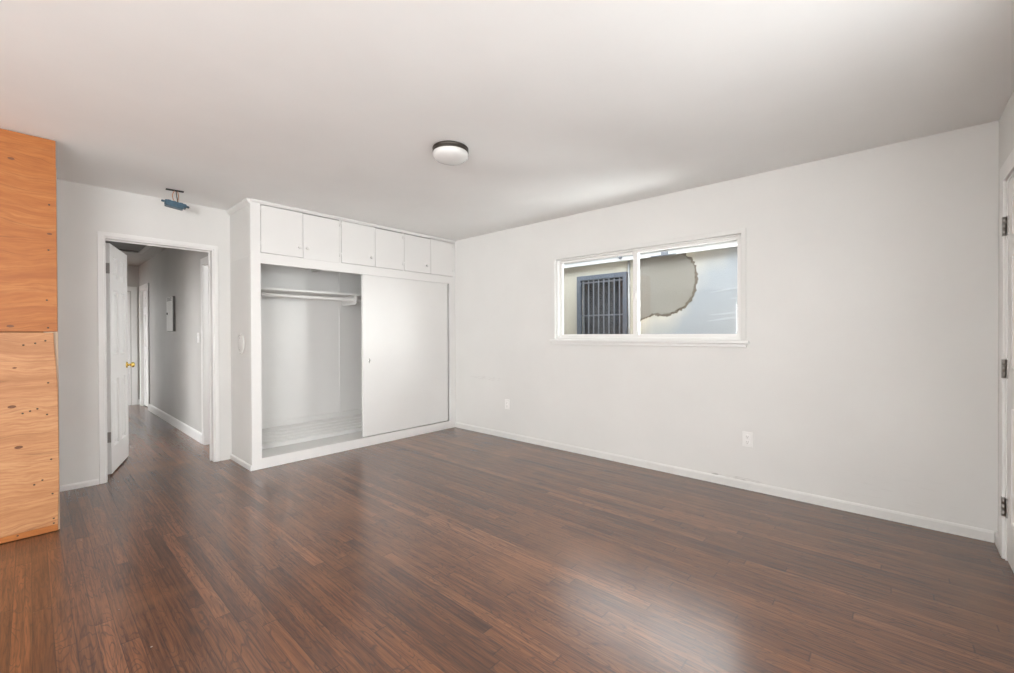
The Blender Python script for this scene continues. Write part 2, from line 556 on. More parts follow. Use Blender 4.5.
# the small room off the hallway's near side doorway
struct(MB().panel('x', 2.75, 2.85, YB + 0.03, 6.6, 0, H, []).build('wall_side_room_right', M['wall']), 'white far wall of the little side room', 'wall')
struct(MB().panel('y', 6.5, 6.6, XH + 0.11, 2.75, 0, H, []).build('wall_side_room_back', M['wall']), 'white back wall of the little side room', 'wall')
struct(MB().box(XH + 0.112, 2.85, YD + 0.13, 6.6, H, H + 0.1).build('ceiling_side_room', M['ceiling']), 'white ceiling of the little side room', 'ceiling')
# baseboards
def board_y(name, x_in, sgn, y0, y1, h, t, mat, label):
    """a baseboard running along y on a wall whose room face is x_in; sgn: the direction into the room"""
    mb = MB()
    prof = [(x_in, 0.001), (x_in + sgn * t, 0.001), (x_in + sgn * t, h - 0.012), (x_in + sgn * t * 0.55, h), (x_in, h)]
    A = [mb.bm.verts.new((p[0], y0, p[1])) for p in prof]; B = [mb.bm.verts.new((p[0], y1, p[1])) for p in prof]
    mb.bm.faces.new(A); mb.bm.faces.new(B[::-1])
    for i in range(5):
        mb.bm.faces.new((A[i], B[i], B[(i + 1) % 5], A[(i + 1) % 5]))
    return mb.build(name, mat) if label is None else struct(mb.build(name, mat), label, 'baseboard')


def board_x(name, y_in, sgn, x0, x1, h, t, mat, label):
    mb = MB()
    prof = [(y_in, 0.001), (y_in + sgn * t, 0.001), (y_in + sgn * t, h - 0.012), (y_in + sgn * t * 0.55, h), (y_in, h)]
    A = [mb.bm.verts.new((x0, p[0], p[1])) for p in prof]; B = [mb.bm.verts.new((x1, p[0], p[1])) for p in prof]
    mb.bm.faces.new(A); mb.bm.faces.new(B[::-1])
    for i in range(5):
        mb.bm.faces.new((A[i], B[i], B[(i + 1) % 5], A[(i + 1) % 5]))
    return mb.build(name, mat) if label is None else struct(mb.build(name, mat), label, 'baseboard')


board_y('baseboard_right', XR, -1, YR + 0.014, YC - 0.002, 0.066, 0.012, M['wall'], 'low white baseboard below the sliding window')
board_x('baseboard_back', YD, -1, XL, D1[0] - 0.034, 0.045, 0.014, M['trim'], 'low white baseboard between plywood and hallway door')
board_x('baseboard_rear', YR, 1, D2[1] + 0.088, XR - 0.013, 0.066, 0.012, M['trim'], 'short white baseboard piece in the right corner')
board_y('baseboard_hallway', XH, -1, D3[1] + 0.075, D4[0] - 0.075, 0.11, 0.016, M['trim'], 'tall white baseboard along the grey hallway wall')
board_x('baseboard_hallway_end', YH, -1, D5[1] + 0.075, XH - 0.001, 0.09, 0.014, M['trim'], 'short white baseboard at the end of the hallway')

# ------------------------------------------------------------------ window_1
w = empty('window_1', (XR, (W1[0] + W1[1]) / 2, W1[2]), 'white sliding window with two panes facing a stucco house', 'window', None, 'structure')
y0, y1, z0, z1 = W1
cw = 0.030
c = MB()
c.panel('x', XR - 0.014, XR - 0.0005, y0 - cw, y1 + cw, z0 - 0.001, z1 + 0.034, [(y0 + 0.004, y1 - 0.004, z0 - 1, z1 - 0.004)])
c.build('casing', M['wall'], w, 0.003)
MB().box(XR - 0.034, XR + 0.05, y0 - cw - 0.022, y1 + cw + 0.022, z0 - 0.028, z0 - 0.002).build('sill', M['trim'], w, 0.005)
MB().box(XR - 0.016, XR - 0.0005, y0 - cw - 0.005, y1 + cw + 0.005, z0 - 0.056, z0 - 0.029).build('apron', M['trim'], w, 0.003)
fx = XR + 0.022
MB().panel('x', fx, fx + 0.085, y0 + 0.001, y1 - 0.001, z0, z1 - 0.001, [(y0 + 0.020, y1 - 0.018, z0 + 0.020, z1 - 0.014)]).build('frame', M['vinyl'], w, 0.003)
ym = 1.782
# the sash on the right of the frame stands in the inner track, the other in the outer
for (a, b_, xx, side) in ((y0 + 0.0205, ym + 0.030, fx + 0.012, 'near'), (ym - 0.010, y1 - 0.0185, fx + 0.046, 'far')):
    s = MB().panel('x', xx, xx + 0.028, a, b_, z0 + 0.0205, z1 - 0.0145, [(a + 0.022, b_ - (0.050 if side == 'near' else 0.026), z0 + 0.050, z1 - 0.038)]).build('sash', M['vinyl'], w, 0.003)
    MB().box(xx + 0.012, xx + 0.016, a + 0.022, b_ - 0.022, z0 + 0.046, z1 - 0.034).build('glass_pane', M['glass'], s)
    if side == 'near':
        MB().box(xx - 0.010, xx, b_ - 0.036, b_ - 0.016, 1.54, 1.60).build('latch', M['vinyl'], s, 0.003)

# ------------------------------------------------------------------ doors
PANELS = [(1.70, 1.89), (1.02, 1.59), (0.22, 0.81)]


def six_panel(width, height, thick):
    """a six panel door leaf: x along the width, y through the thickness, z up, origin at a bottom corner of the face y=0"""
    mb = MB()
    st, mid = 0.105, 0.10
    pw = (width - 2 * st - mid) / 2
    rects = []
    k = height / 1.985
    for (a, b_) in PANELS:
        for x0 in (st, st + pw + mid):
            rects.append((x0, x0 + pw, a * k, b_ * k))
    for face, sg in ((0.0, 1), (thick, -1)):
        xs = sorted({0, width, *[r[0] for r in rects], *[r[1] for r in rects]})
        zs = sorted({0, height, *[r[2] for r in rects], *[r[3] for r in rects]})
        for i in range(len(xs) - 1):
            for j in range(len(zs) - 1):
                cx, cz = (xs[i] + xs[i + 1]) / 2, (zs[j] + zs[j + 1]) / 2
                if any(r[0] < cx < r[1] and r[2] < cz < r[3] for r in rects):
                    continue
                mb.bm.faces.new([mb.bm.verts.new((p, face, q)) for p, q in ((xs[i], zs[j]), (xs[i + 1], zs[j]), (xs[i + 1], zs[j + 1]), (xs[i], zs[j + 1]))])
        for r in rects:
            loops = []
            for ins, dep in ((0, 0), (0.008, 0.014), (0.024, 0.014), (0.048, 0.002)):
                loops.append([mb.bm.verts.new((p, face + sg * dep, q)) for p, q in
                              ((r[0] + ins, r[2] + ins), (r[1] - ins, r[2] + ins), (r[1] - ins, r[3] - ins), (r[0] + ins, r[3] - ins))])
            for A, B in zip(loops, loops[1:]):
                for q in range(4):
                    mb.bm.faces.new((A[q], A[(q + 1) % 4], B[(q + 1) % 4], B[q]))
            mb.bm.faces.new(loops[-1])
    for q in (((0, 0), (width, 0)), ((width, 0), (width, height)), ((width, height), (0, height)), ((0, height), (0, 0))):
        mb.bm.faces.new([mb.bm.verts.new(p) for p in ((q[0][0], 0, q[0][1]), (q[1][0], 0, q[1][1]), (q[1][0], thick, q[1][1]), (q[0][0], thick, q[0][1]))])
    bmesh.ops.remove_doubles(mb.bm, verts=mb.bm.verts, dist=1e-5)
    return mb


def casing_y(parent, y_in, sgn, d, wl, wr, wt, t=0.014, name='casing'):
    """door casing lying on a wall face y = y_in, around the opening d = (x0, x1, _, top)"""
    a, b_ = sorted((y_in, y_in + sgn * t))
    return MB().panel('y', a, b_, d[0] - wl, d[1] + wr, 0.001, d[3] + wt, [(d[0] + 0.006, d[1] - 0.006, -1, d[3] - 0.006)]).build(name, M['trim'], parent, 0.004)


def casing_x(parent, x_in, sgn, d, wd, t=0.014):
    a, b_ = sorted((x_in, x_in + sgn * t))
    return MB().panel('x', a, b_, d[0] - wd, d[1] + wd, 0.001, d[3] + wd, [(d[0] + 0.006, d[1] - 0.006, -1, d[3] - 0.006)]).build('casing', M['trim'], parent, 0.004)


# door_1: the open six panel door to the hallway
d1 = empty('door_1', ((D1[0] + D1[1]) / 2, YD, 0), 'white six-panel door standing open into the hallway', 'door', None, 'structure')
casing_y(d1, YD - 0.0005, -1, D1, 0.032, 0.030, 0.030)
casing_y(d1, YD + WT + 0.0005, 1, D1, 0.04, 0.05, 0.045)
MB().panel('y', YD - 0.002, YD + WT + 0.004, D1[0] + 0.001, D1[1] - 0.001, 0.001, D1[3] - 0.001, [(D1[0] + 0.018, D1[1] - 0.018, -1, D1[3] - 0.018)]).build('jamb', M['trim'], d1, 0.002)
MB().panel('y', YD + 0.075, YD + 0.088, D1[0] + 0.017, D1[1] - 0.017, 0.001, D1[3] - 0.017, [(D1[0] + 0.026, D1[1] - 0.026, -1, D1[3] - 0.026)]).build('door_stop', M['trim'], d1, 0.002)
leaf = six_panel(0.67, 2.008, 0.035).build('leaf', M['door'], d1, 0.0, 2, (0, 0, 0))
ang = math.atan2(0.96, 0.28)
leaf.location = Vector((0.472, 5.064, 0.014)) - d1.location
leaf.rotation_euler = (0, 0, ang)
# (leaf space: x runs from the hinges to the free edge, y = 0 is the face seen from the room, -y is towards the viewer's right)


def knob(parent, x, z, sg, y):
    ax = (0, sg, 0)
    k = MB().lathe([(0.0, 0.0), (0.032, 0.0), (0.032, 0.004), (0.026, 0.008), (0.012, 0.011), (0.010, 0.026), (0.014, 0.031),
                    (0.023, 0.036), (0.0265, 0.046), (0.025, 0.055), (0.017, 0.061), (0.0, 0.063)], (x, y, z), ax, 28)
    return k.build('knob', M['brass'], parent, loc=(0, 0, 0))


knob(leaf, 0.61, 0.915, -1, 0.0)
knob(leaf, 0.61, 0.915, 1, 0.035)
MB().box(0.6695, 0.672, 0.006, 0.029, 0.888, 0.943).build('latch_plate', M['brass'], leaf, loc=(0, 0, 0))
for hz in (1.745, 0.275):
    hb = MB().box(-0.003, 0.0, 0.001, 0.0335, hz, hz + 0.09)
    hb.lathe([(0, 0), (0.006, 0), (0.006, 0.09), (0, 0.09)], (-0.005, 0.036, hz), (0, 0, 1), 12)
    hb.build('hinge', M['nickel'], leaf, loc=(0, 0, 0))

# door_2: the closed door in the wall behind the camera, its hinges by the right corner
d2 = empty('door_2', ((D2[0] + D2[1]) / 2, YR, 0), 'white door with three steel hinges at the right edge', 'door', None, 'structure')
casing_y(d2, YR + 0.0005, 1, D2, 0.085, 0.085, 0.085)
MB().panel('y', YR - WT, YR + 0.002, D2[0] + 0.001, D2[1] - 0.001, 0.001, D2[3] - 0.001, [(D2[0] + 0.018, D2[1] - 0.018, -1, D2[3] - 0.018)]).build('jamb', M['trim'], d2)
lf = six_panel(D2[1] - D2[0] - 0.044, 1.998, 0.04).build('leaf', M['door'], d2, 0, 2, (0, 0, 0))
lf.location = Vector((D2[0] + 0.022, YR - 0.042, 0.012)) - d2.location
for hz in (1.735, 0.975, 0.235):
    hb = MB()
    hb.box(D2[1] - 0.018, D2[1] + 0.004, YR + 0.0005, YR + 0.0165, hz, hz + 0.10)
    hb.box(D2[1] - 0.044, D2[1] - 0.022, YR - 0.003, YR + 0.0025, hz, hz + 0.10)
    for q in range(3):
        hb.lathe([(0, 0), (0.0075, 0.001), (0.0075, 0.031), (0, 0.032)], (D2[1] - 0.020, YR + 0.010, hz + 0.002 + q * 0.033), (0, 0, 1), 12)
    hb.build('hinge', M['nickel'], d2)

# door_3: side doorway just inside the hallway, leaf left out to light door_1
d3 = empty('door_3', (XH, (D3[0] + D3[1]) / 2, 0), 'white cased side doorway just past the hallway doorway', 'door', None, 'structure')
casing_x(d3, XH - 0.0005, -1, D3, 0.07)
MB().panel('x', XH - 0.002, XH + 0.112, D3[0] + 0.001, D3[1] - 0.001, 0.001, D3[3] - 0.001, [(D3[0] + 0.018, D3[1] - 0.018, -1, D3[3] - 0.018)]).build('jamb', M['trim'], d3)

# door_4: side door at the far end of the hallway
d4 = empty('door_4', (XH, (D4[0] + D4[1]) / 2, 0), 'white door in the right hallway wall near its far end', 'door', None, 'structure')
casing_x(d4, XH - 0.0005, -1, D4, 0.07, 0.018)
MB().panel('x', XH - 0.002, XH + 0.112, D4[0] + 0.001, D4[1] - 0.001, 0.001, D4[3] - 0.001, [(D4[0] + 0.018, D4[1] - 0.018, -1, D4[3] - 0.018)]).build('jamb', M['trim'], d4)
l4 = six_panel(D4[1] - D4[0] - 0.044, 1.965, 0.035).build('leaf', M['door'], d4, 0, 2, (0, 0, 0))
l4.rotation_euler = (0, 0, R(90))
l4.location = Vector((XH + 0.062, D4[0] + 0.022, 0.012)) - d4.location

# door_5: doorway closing the hallway
d5 = empty('door_5', ((D5[0] + D5[1]) / 2, YH, 0), 'white door at the very end of the hallway', 'door', None, 'structure')
casing_y(d5, YH - 0.0005, -1, D5, 0.07, 0.07, 0.07)
MB().panel('y', YH - 0.002, YH + 0.112, D5[0] + 0.001, D5[1] - 0.001, 0.001, D5[3] - 0.001, [(D5[0] + 0.018, D5[1] - 0.018, -1, D5[3] - 0.018)]).build('jamb', M['hall'], d5)
l5 = six_panel(D5[1] - D5[0] - 0.040, 1.979, 0.035).build('leaf', M['door'], d5, 0, 2, (0, 0, 0))
l5.location = Vector((D5[0] + 0.020, YH + 0.03, 0.002)) - d5.location

# cased openings added out of view in the hallway's left wall for sky light
d6 = empty('sky_opening_1', (XHL, (D6[0] + D6[1]) / 2, 0), 'unseen cased opening added in the left hallway wall for sky light', 'door', None, 'structure')
casing_x(d6, XHL + 0.0005, 1, D6, 0.07)
d7 = empty('sky_opening_2', (XHL, (D7[0] + D7[1]) / 2, 0), 'unseen cased opening added behind the open door for sky light', 'door', None, 'structure')
casing_x(d7, XHL + 0.0005, 1, D7, 0.06)

# windows behind and beside the camera
for nm, ax, d0, d1_, rect, lab in (
                                   ('fill_window', 'y', YR - 0.10, YR - 0.03, RW, 'unseen white framed window added right behind the camera for fill light'),
                                   ('window_2', 'y', YR - 0.10, YR - 0.03, RW2, 'white framed window behind the camera, further left'),
                                   ('window_4', 'y', YR - 0.10, YR - 0.03, RW3, 'white framed window behind the camera, near the left wall'),
                                   ('window_3', 'x', XL - 0.10, XL - 0.03, LW, 'white framed window in the left wall')):
    a0, a1, b0, b1 = rect
    am = (a0 + a1) / 2
    fr = MB().panel(ax, d0, d1_, a0 + 0.001, a1 - 0.001, b0 + 0.001, b1 - 0.001,
                    [(a0 + 0.05, am - 0.025, b0 + 0.05, b1 - 0.05), (am + 0.025, a1 - 0.05, b0 + 0.05, b1 - 0.05)]).build(nm, M['vinyl'], None, 0.004)
    struct(fr, lab, 'window')

# ------------------------------------------------------------------ built-in closet
cl = empty('built_in_closet', ((XC + XR) / 2, YC, 0), 'white built-in wardrobe closet with one sliding door, left half open', 'closet')
FT = 0.02
xa, xb = 1.408, 3.634       # door opening
zb, zt = 0.098, 1.872
U = [(1.408, 2.156), (2.174, 2.925), (2.945, 3.692)]
UZ = (1.966, 2.408)
ZS = 1.932   # the overhead cabinets stand on the closet at this height
MB().panel('y', YC, YC + FT, XC + 0.0005, XR - 0.0015, 0.002, ZS, [(xa, xb, zb, zt)]).build('face_frame', M['closet'], cl)
MB().box(XC, XC + 0.02, YC + FT, YD - 0.001, 0.002, ZS).box(XC + 0.001, XC + 0.02, YD, YB, 0.002, ZS).build('side_panel', M['wall'], cl)
MB().box(XR - 0.02, XR - 0.002, YC + FT, YB, 0.1, 1.931).build('side_panel', M['closet'], cl)
MB().box(XC + 0.021, XR - 0.002, YB, YB + 0.02, 0.002, 1.974).build('back_panel', M['closet'], cl)
MB().box(XC + 0.021, XR - 0.021, YC + FT, YB - 0.001, 0.062, 0.082).build('floor_board', M['closet'], cl)
MB().box(2.488, 2.512, YB - 0.010, YB - 0.0005, 0.083, 1.973).build('batten', M['closet'], cl, 0.002)
# sloping shoe ledge along the back, with a nosing and a strip against the wall
shoe = MB().prism([(4.655, 0.083), (4.655, 0.118), (YB - 0.014, 0.232), (YB - 0.014, 0.083)], 'x', XC + 0.022, XR - 0.022).build('shoe_ledge', M['closet'], cl, 0.002)
MB().box(XC + 0.022, XR - 0.022, 4.632, 4.668, 0.1185, 0.132).build('nosing', M['closet'], shoe, 0.003)
MB().box(XC + 0.022, 2.487, YB - 0.013, YB - 0.0005, 0.232, 0.292).box(2.513, XR - 0.022, YB - 0.013, YB - 0.0005, 0.232, 0.292).build('back_strip', M['closet'], shoe, 0.003)
for q in range(4):
    yq = 4.70 + q * 0.055
    zq = 0.118 + (yq - 4.655) * (0.232 - 0.118) / (YB - 0.014 - 4.655)
    MB().box(XC + 0.03, XR - 0.03, yq, yq + 0.022, zq, zq + 0.009).build('slat', M['closet'], shoe, 0.003)
# hanging shelf, rod and bracket
MB().box(XC + 0.021, XR - 0.021, 4.60, YB - 0.011, 1.668, 1.692).build('shelf', M['closet'], cl, 0.003)
pr = [(YB - 0.011, 1.667), (4.606, 1.667), (4.606, 1.60)]
pr += [(4.606 + 0.034 - 0.034 * math.cos(t * math.pi / 12), 1.60 - 0.034 * math.sin(t * math.pi / 12)) for t in range(1, 7)]
pr += [(YB - 0.011, 1.566)]
MB().prism(pr, 'x', 2.520, 2.540).build('shelf_bracket', M['closet'], cl, 0.003)
MB().lathe([(0, 0), (0.017, 0), (0.017, 2.35), (0, 2.35)], (XC + 0.022, 4.665, 1.622), (1, 0, 0), 20).build('hanging_rod', M['closet'], cl)
for xq in (XC + 0.021, XR - 0.041):
    MB().box(xq, xq + 0.02, 4.61, YB - 0.012, 1.578, 1.667).build('shelf_cleat', M['closet'], cl, 0.003)
# sliding door
sd = MB().box(2.424, 3.622, YC + 0.022, YC + 0.050, zb + 0.006, 1.895).build('sliding_door', M['closet'], cl, 0.003)
MB().lathe([(0.0, 0.0), (0.010, 0.0), (0.013, -0.003), (0.015, -0.003), (0.015, 0.0), (0.014, 0.001)], (2.506, YC + 0.021, 0.935), (0, -1, 0), 24).build('finger_pull', M['chrome'], sd)
MB().box(2.4985, 2.5045, YC + 0.0195, YC + 0.0215, 0.905, 0.958).build('pull_recess', M['slot'], sd)
# mouldings
MB().prism([(XC - 0.0005, 0.002), (XC - 0.012, 0.002), (XC - 0.012, 0.042), (XC - 0.005, 0.050), (XC - 0.0005, 0.050)], 'y', YC + 0.001, YD - 0.002).build('base_moulding', M['trim'], cl)

# overhead cabinets above the closet, each a unit with two doors
CABS = [('small two-door cabinet above the closet, nearest the hallway doorway', 1.785, [-0.036, 0.036], (0.0, -0.008), (2.401, 2.398)),
        ('small two-door cabinet above the closet, middle one of three', 2.566, [-0.048], (0.0, 0.0), (2.402, 2.397)),
        ('small two-door cabinet above the closet, tucked against the window wall', 3.334, [-0.062], (0.0, 0.0), (2.398, 2.402))]
for (a, b_), (lab, sp, knobs, dz, tops) in zip(U, CABS):
    cb = empty('overhead_cabinet', ((a + b_) / 2, YC + FT, UZ[0]), lab, 'cabinet', 'overhead cabinets above the closet')
    L_ = XC + 0.0005 if a < 1.5 else (2.165 if a < 2.5 else 2.935)
    R_ = XR - 0.0015 if b_ > 3.5 else (2.165 if b_ < 2.5 else 2.935)
    MB().panel('y', YC, YC + FT, L_, R_, ZS, H - 0.002, [(a, b_, UZ[0], UZ[1])]).build('face_frame', M['closet'], cb)
    y_b = YB - 0.004
    body = MB().panel('x', L_, L_ + 0.006, YC + FT, YD - 0.001, ZS + 0.001, H - 0.002, []) if a < 1.5 else MB().box(L_ + 0.001, L_ + 0.006, YC + FT, y_b, ZS + 0.001, H - 0.004)
    body.box(R_ - 0.006, R_ - 0.001, YC + FT, y_b, ZS + 0.001, H - 0.004)
    body.box(L_ + 0.006, R_ - 0.006, YC + FT, y_b, 1.976, 1.986)
    body.box(L_ + 0.006, R_ - 0.006, YC + FT, y_b, H - 0.014, H - 0.004)
    body.box(L_ + 0.006, R_ - 0.006, y_b - 0.01, y_b, 1.986, H - 0.014)
    body.build('cabinet_body', M['wall'], cb)
    for i, (p, q) in enumerate(((a + 0.003, sp - 0.0015), (sp + 0.0015, b_ - 0.003))):
        dr = MB().box(p, q, YC - 0.003 - 0.002 * i, YC + 0.017, UZ[0] + 0.004 + (dz[i] if i else 0), tops[i]).build('door', M['closet'], cb, 0.002)
        for k in knobs:
            if (k < 0) == (i == 0):
                MB().lathe([(0.0, 0.0), (0.013, 0.0), (0.010, 0.004), (0.0095, 0.008), (0.0165, 0.013), (0.0185, 0.019), (0.0165, 0.025), (0.009, 0.0285), (0.0, 0.029)],
                           (sp + k, YC - 0.003 - 0.002 * i, UZ[0] + 0.098), (0, -1, 0), 20).build('knob', M['closet'], dr)
        hx = p - 0.002 if i == 0 else q + 0.002
        for hz in (UZ[0] + 0.06, UZ[1] - 0.07):
            MB().lathe([(0, 0), (0.0045, 0), (0.0045, 0.045), (0, 0.045)], (hx, YC - 0.005, hz), (0, 0, 1), 10).build('hinge', M['closet'], dr)

struct(MB().prism([(YC - 0.0005, H - 0.003), (YC - 0.016, H - 0.003), (YC - 0.016, H - 0.012), (YC - 0.006, H - 0.027), (YC - 0.0005, H - 0.027)], 'x', XC - 0.001, XR - 0.002).build('trim_1', M['closet']),
       'thin white moulding along the ceiling above the overhead cabinets', 'trim')
struct(MB().prism([(XC - 0.0005, H - 0.003), (XC - 0.030, H - 0.003), (XC - 0.026, H - 0.020), (XC - 0.012, H - 0.040), (XC - 0.0005, H - 0.048)], 'y', YC + 0.001, YD - 0.002).build('trim_2', M['wall']),
       'white moulding at the ceiling on the closet side', 'trim')

# ------------------------------------------------------------------ plywood partition
YP = 3.883
pp = empty('plywood_partition', (-0.7, YP, 0), 'raw orange plywood partition standing beside the hallway doorway', 'partition')
MB().box(-1.35, 0.118, YP, YP + 0.018, 1.246, H - 0.006).build('upper_sheet', M['ply_upper'], pp, 0.0015)['label'] = 'orange plywood sheet with long splits'
MB().prism([(-1.35, 0.006), (0.108, 0.045), (0.1125, 0.046), (0.119, 0.35), (0.117, 0.9), (0.100, 1.240), (-1.35, 1.243)], 'y', YP, YP + 0.018).build('lower_sheet', M['ply_lower'], pp, 0.0015)['label'] = 'paler plywood sheet with knots'
MB().prism([(-1.35, 0.004), (0.112, 0.004), (0.112, 0.044), (-1.35, 0.005)], 'y', YP + 0.002, YP + 0.0175).build('bottom_strip', M['ply_upper'], pp, 0.001)
MB().box(0.06, 0.1215, YP + 0.0185, YP + 0.11, 0.003, 2.27).build('end_stud', M['gypsum'], pp, 0.002)
for sx in (-0.38, -0.8, -1.33):
    MB().box(sx, sx + 0.038, YP + 0.0185, YP + 0.11, 0.042, H - 0.042).build('stud', M['framing'], pp, 0.002)
MB().box(-1.35, 0.059, YP + 0.0185, YP + 0.11, 0.003, 0.041).build('bottom_plate', M['framing'], pp, 0.002)
MB().box(-1.35, 0.059, YP + 0.0185, YP + 0.11, H - 0.041, H - 0.003).build('top_plate', M['framing'], pp, 0.002)
MB().box(-1.35, 0.118, YP + 0.111, YP + 0.124, 0.003, H - 0.003).build('back_sheet', M['ply_lower'], pp, 0.0015)
NAILS = [(0.088, 2.03), (0.083, 1.75), (0.074, 1.44), (0.078, 1.27), (0.066, 1.19), (0.024, 1.175), (-0.024, 1.165), (0.076, 0.93), (0.07, 0.735),
         (0.03, 0.775), (0.000, 0.765), (-0.03, 0.755), (0.086, 0.455), (0.048, 0.335), (0.014, 0.315), (0.09, 0.24), (0.094, 0.085), (0.094, 0.055),
         (-0.055, 0.028)]
for (nx, nz) in NAILS:
    MB().lathe([(0, 0), (0.0052, 0), (0.0045, 0.0012), (0, 0.0014)], (nx, YP, nz), (0, -1, 0), 10).build('screw', M['screw'], pp)
KNOTS = [(-0.065, 2.27, 0.012, 'u'), (0.088, 1.85, 0.010, 'u'), (-0.075, 1.278, 0.013, 'u'), (-0.072, 0.80, 0.015, 'l'), (-0.047, 0.555, 0.015, 'l'), (-0.06, 1.03, 0.008, 'l')]
for (kx, kz, kr, _) in KNOTS:
    pts = [(kx + 1.15 * kr * math.cos(t * math.pi / 8) * (1 + 0.12 * math.sin(3 * t)), kz + 0.6 * kr * math.sin(t * math.pi / 8)) for t in range(16)]
    MB().prism(pts, 'y', YP - 0.0008, YP + 0.001).build('knot', M['knot'], pp)

# ------------------------------------------------------------------ ceiling light
LX, LY = 1.856, 2.162
lt = empty('ceiling_light', (LX, LY, H), 'round flush ceiling light with white dome and dark bronze ring', 'ceiling light')
MB().lathe([(0.0, 0.0), (0.113, 0.0), (0.117, -0.004), (0.117, -0.010), (0.1135, -0.013), (0.1145, -0.017), (0.117, -0.020), (0.117, -0.031), (0.113, -0.034), (0.108, -0.034), (0.108, -0.02), (0, -0.02)],
           (LX, LY, H - 0.0005), (0, 0, 1), 64).build('ring', M['bronze'], lt)
MB().lathe([(0.0, -0.026), (0.109, -0.026), (0.1165, -0.037), (0.1175, -0.047), (0.113, -0.060), (0.099, -0.073), (0.075, -0.084), (0.045, -0.0915), (0.0, -0.095)],
           (LX, LY, H), (0, 0, 1), 64).build('dome', M['dome'], lt)

# ------------------------------------------------------------------ dangling electrical box
BX, BY = 0.826, 4.50
jb = empty('junction_box', (BX, BY, H), 'blue plastic electrical box dangling from wires at the ceiling', 'electrical box')
dirv = Vector((0.99, -0.12, 0)).normalized(); per = Vector((0.12, 0.99, 0)).normalized()


def jbox(mb, cu, cv, cz, su, sv, sz, tilt=0.0):
    vs = []
    for u in (-1, 1):
        for v_ in (-1, 1):
            for z_ in (-1, 1):
                p = Vector((u * su, v_ * sv, z_ * sz))
                p.rotate(Matrix.Rotation(tilt, 3, 'Y'))
                q = Vector((BX, BY, cz)) + dirv * (cu + p.x) + per * (cv + p.y) + Vector((0, 0, p.z))
                vs.append(mb.bm.verts.new(q))
    for q in ((0, 1, 3, 2), (4, 6, 7, 5), (0, 4, 5, 1), (2, 3, 7, 6), (0, 2, 6, 4), (1, 5, 7, 3)):
        mb.bm.faces.new([vs[i] for i in q])


mb = MB(); jbox(mb, 0.002, 0, H - 0.002, 0.060, 0.022, 0.0018); mb.build('ceiling_slot', M['dark'], jb)
T = R(8)
mb = MB()
jbox(mb, 0.006, 0, 2.322, 0.074, 0.048, 0.015, T)
jbox(mb, -0.004, 0, 2.306, 0.063, 0.044, 0.014, T)
mb.build('box_shell', M['blue'], jb, 0.010, 3)
for cu, cz in ((-0.074, 2.337), (0.085, 2.315)):
    mb = MB(); jbox(mb, cu, 0, cz, 0.014, 0.016, 0.006, T); mb.build('mounting_lug', M['blue'], jb, 0.003)
for cu in (-0.036, 0.0, 0.045):
    mb = MB(); jbox(mb, cu, -0.01, 2.340 - cu * 0.14, 0.011, 0.012, 0.006, T); mb.build('cable_clamp', M['blue'], jb, 0.003)
for k, (u0, u1, u2) in enumerate(((0.0, -0.03, 0.006), (0.02, 0.035, 0.016), (0.012, 0.012, 0.022))):
    pts = []
    for t in range(9):
        s = t / 8
        u = (1 - s) ** 2 * u0 + 2 * s * (1 - s) * u1 + s * s * u2
        p = Vector((BX, BY, H - 0.004 - s * 0.095)) + dirv * u + per * (0.012 * math.sin(s * 3 + k))
        pts.append(p)
    MB().tube(pts, 0.0028, 8).build('wire', M['copper'] if k < 2 else M['dark'], jb)

# ------------------------------------------------------------------ outlets, plates, panel
for (oy, oz, lab) in ((0.846, 0.394, 'white wall outlet low on the wall below the window'),
                      (3.362, 0.398, 'white wall outlet low on the wall close to the closet')):
    o = empty('wall_outlet', (XR, oy, oz), lab, 'outlet', 'wall outlets')
    MB().box(XR - 0.007, XR - 0.0005, oy - 0.036, oy + 0.036, oz - 0.058, oz + 0.058).build('cover_plate', M['plate'], o, 0.003)
    for dz_ in (-0.021, 0.021):
        rc = MB().lathe([(0, 0), (0.0165, 0), (0.0165, 0.0035), (0.015, 0.0045), (0, 0.0045)], (XR - 0.0065, oy, oz + dz_), (-1, 0, 0), 24).build('receptacle', M['plate'], o)
        sl = MB()
        for dy_ in (-0.0065, 0.0065):
            sl.box(XR - 0.0116, XR - 0.0108, oy + dy_ - 0.0012, oy + dy_ + 0.0012, oz + dz_ - 0.001, oz + dz_ + 0.008)
        sl.box(XR - 0.0116, XR - 0.0108, oy - 0.0025, oy + 0.0025, oz + dz_ - 0.011, oz + dz_ - 0.006)
        sl.build('slots', M['slot'], rc)

o = empty('round_cover_plate', (XC, 4.54, 1.137), 'round painted-over cover plate on the closet side wall', 'cover plate')
MB().lathe([(0, 0), (0.094, 0), (0.094, 0.008), (0.086, 0.013), (0.080, 0.0132), (0.078, 0.010), (0.074, 0.010), (0.070, 0.0132), (0, 0.0136)], (XC - 0.0005, 4.54, 1.137), (-1, 0, 0), 48).build('disc', M['wall'], o)
for dz_ in (-0.055, 0.055):
    MB().lathe([(0, 0), (0.005, 0), (0.004, 0.0015), (0, 0.0018)], (XC - 0.014, 4.54, 1.137 + dz_), (-1, 0, 0), 12).build('screw', M['nickel'], o)

o = empty('switch_plate', (XH, 5.93, 1.19), 'white light switch plate on the grey hallway wall', 'light switch')
MB().box(XH - 0.007, XH - 0.0005, 5.895, 5.965, 1.132, 1.248).build('cover_plate', M['plate'], o, 0.003)
MB().box(XH - 0.016, XH - 0.0072, 5.925, 5.935, 1.182, 1.204).build('toggle', M['plate'], o, 0.002)

